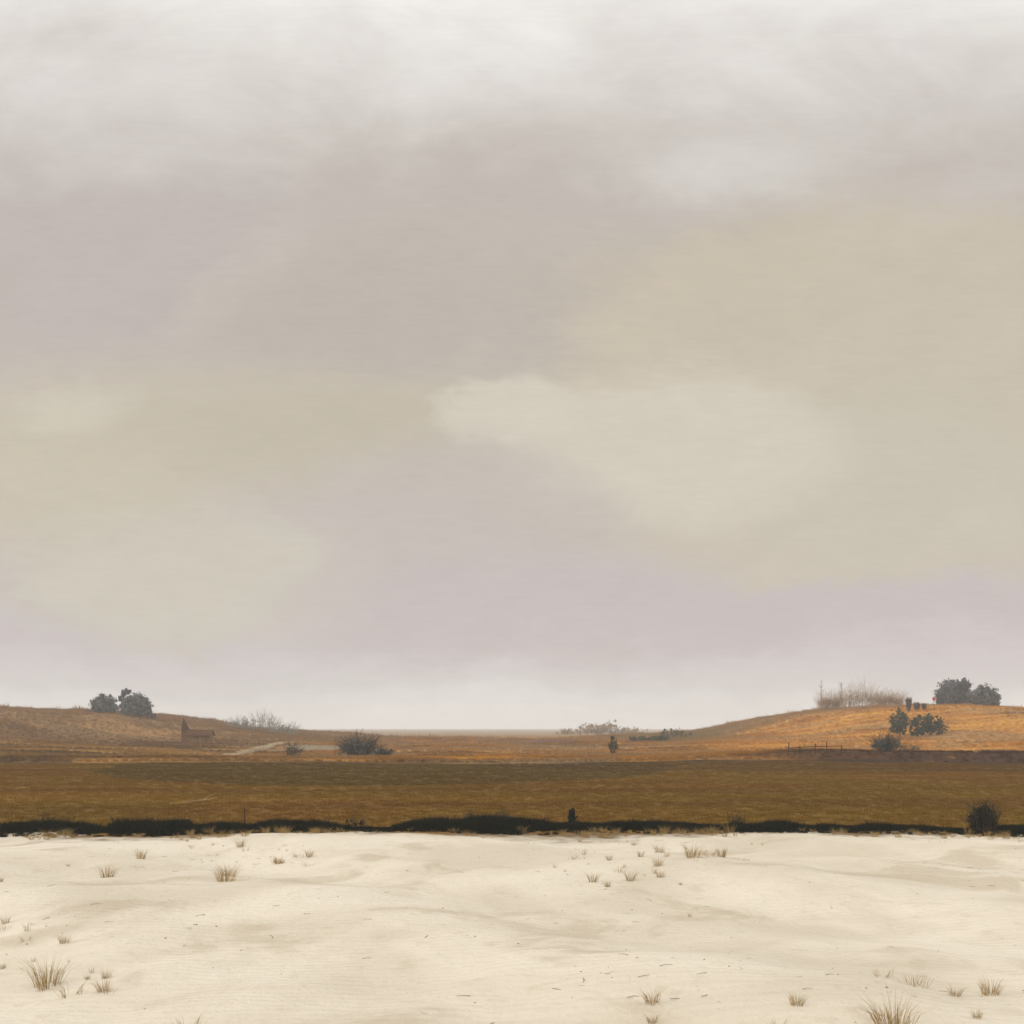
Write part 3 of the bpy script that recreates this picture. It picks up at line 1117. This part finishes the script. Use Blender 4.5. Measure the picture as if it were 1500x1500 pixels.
Vw = V + v1 * 90.0 + v2 * 40.0
c = ramp(Vw, [(262, lin(193, 184, 176)), (450, lin(192, 181, 170)), (600, lin(199, 190, 174)),
              (800, lin(197, 187, 182)), (930, lin(199, 189, 190)), (1000, lin(211, 205, 204)), (1030, lin(228, 225, 223)), (1062, lin(252, 251, 250))])
c = g.mix(blob(170, 390, 230, 170, 1.0) * .8, c, lin(191, 180, 178))
c = g.mix(blob(330, 420, 110, 40, .9, rot=-42) * .8, c, lin(201, 192, 182))
c = g.mix(blob(560, 470, 270, 100, .9) * .9, c, lin(187, 177, 167))
c = g.mix(blob(110, 700, 230, 130, 1.1) * .85, c, lin(203, 193, 170))
c = g.mix(blob(500, 630, 340, 75, .9) * .9, c, lin(194, 184, 164))
c = g.mix(blob(300, 850, 280, 95, .5) * .9, c, lin(205, 198, 182))
c = g.mix(blob(120, 600, 60, 30, 1.0) * .7, c, lin(210, 201, 182))
c = g.mix(blob(1310, 560, 490, 275, .18) * .95, c, lin(201, 189, 168))
c = g.mix(blob(1180, 725, 410, 130, .3) * .95, c, lin(201, 191, 173))
c = g.mix(blob(1320, 660, 200, 190, 1.2) * .6, c, lin(199, 191, 171))
c = g.mix(blob(985, 650, 240, 110, .4) * .95, c, lin(212, 203, 185))
c = g.mix(blob(750, 602, 105, 50, .4) * .95, c, lin(213, 205, 188))
c = g.mix(blob(700, 765, 190, 110, .6) * .85, c, lin(195, 185, 177))
c = g.mix(blob(760, 890, 330, 90, .6) * .85, c, lin(196, 185, 185))
c = g.mix(blob(1250, 905, 360, 55, .4) * .85, c, lin(196, 184, 186))
c = g.mix(blob(1410, 960, 200, 50, 1.0) * .7, c, lin(207, 198, 199))
c = g.mix(blob(1080, 245, 150, 45, 1.0) * .6, c, lin(216, 212, 205))
veil = g.smooth(V + v2 * 60.0, 1040.0, 900.0)
c = g.mix(veil * .12, c, lin(208, 200, 191))
# the deck thins out high up and shows bright cloud
thin = g.smooth(V + v1 * 420.0 + v2 * 200.0 + w4 * 60.0, 330.0, -170.0)
c = g.mix(thin, c, g.mix(g.smooth(v2 + w1 * .5, -.2, .2), lin(240, 237, 232), lin(251, 249, 246)))
# fine grain of the cloud deck
hs = g.node('ShaderNodeHueSaturation')
g.put(hs.inputs['Color'], c)
g.put(hs.inputs['Value'], w3 * .08 + w2 * .12 + w4 * .10 + 1.0)
cloud = S(g, hs.outputs[0])
# overcast dome: brighter overhead and behind, out of view
zen = g.smooth(Z, .42, .95)
back = g.smooth(Y, .1, -.4) * g.smooth(Z, -.05, .2)
gain = zen * .6 + back * .3 + 1.0
vm = g.node('ShaderNodeVectorMath')
vm.operation = 'SCALE'
g.put(vm.inputs[0], cloud)
g.put(vm.inputs['Scale'], gain * (1.0 / K) * 1.0)
mix = g.mix(.97, S(g, sky.outputs[0]), S(g, vm.outputs[0]))
g.put(bg.inputs['Color'], mix)

sl = bpy.data.lights.new('sun', 'SUN')
sl.energy = 1.2
sl.angle = math.radians(10)
sl.color = (1.0, .93, .82)
so = bpy.data.objects.new('sun', sl)
COL.objects.link(so)
# sun_rotation is measured clockwise from +Y
dv = Vector((math.sin(SUN_AZ) * math.cos(SUN_EL), math.cos(SUN_AZ) * math.cos(SUN_EL), math.sin(SUN_EL)))
so.rotation_euler = dv.to_track_quat('Z', 'Y').to_euler()

# ------------------------------------------------------------------ camera
cam = bpy.data.cameras.new('camera')
cam.sensor_width = 36
cam.lens = 36 * F / 1500
cam.shift_y = (HZ - 750) / 1500
cam.clip_start = .1
cam.clip_end = 9000
co = bpy.data.objects.new('camera', cam)
co.location = (0, 0, H)
co.rotation_euler = (math.pi / 2, 0, 0)
COL.objects.link(co)
sc.camera = co

vs = sc.view_settings
vs.view_transform = 'Standard'
vs.look = 'None'
vs.exposure = 0
vs.gamma = 1
vs.use_curve_mapping = False
sc.cycles.use_denoising = True
sc.cycles.volume_bounces = 2
sc.cycles.max_bounces = 8
sc.cycles.transparent_max_bounces = 8
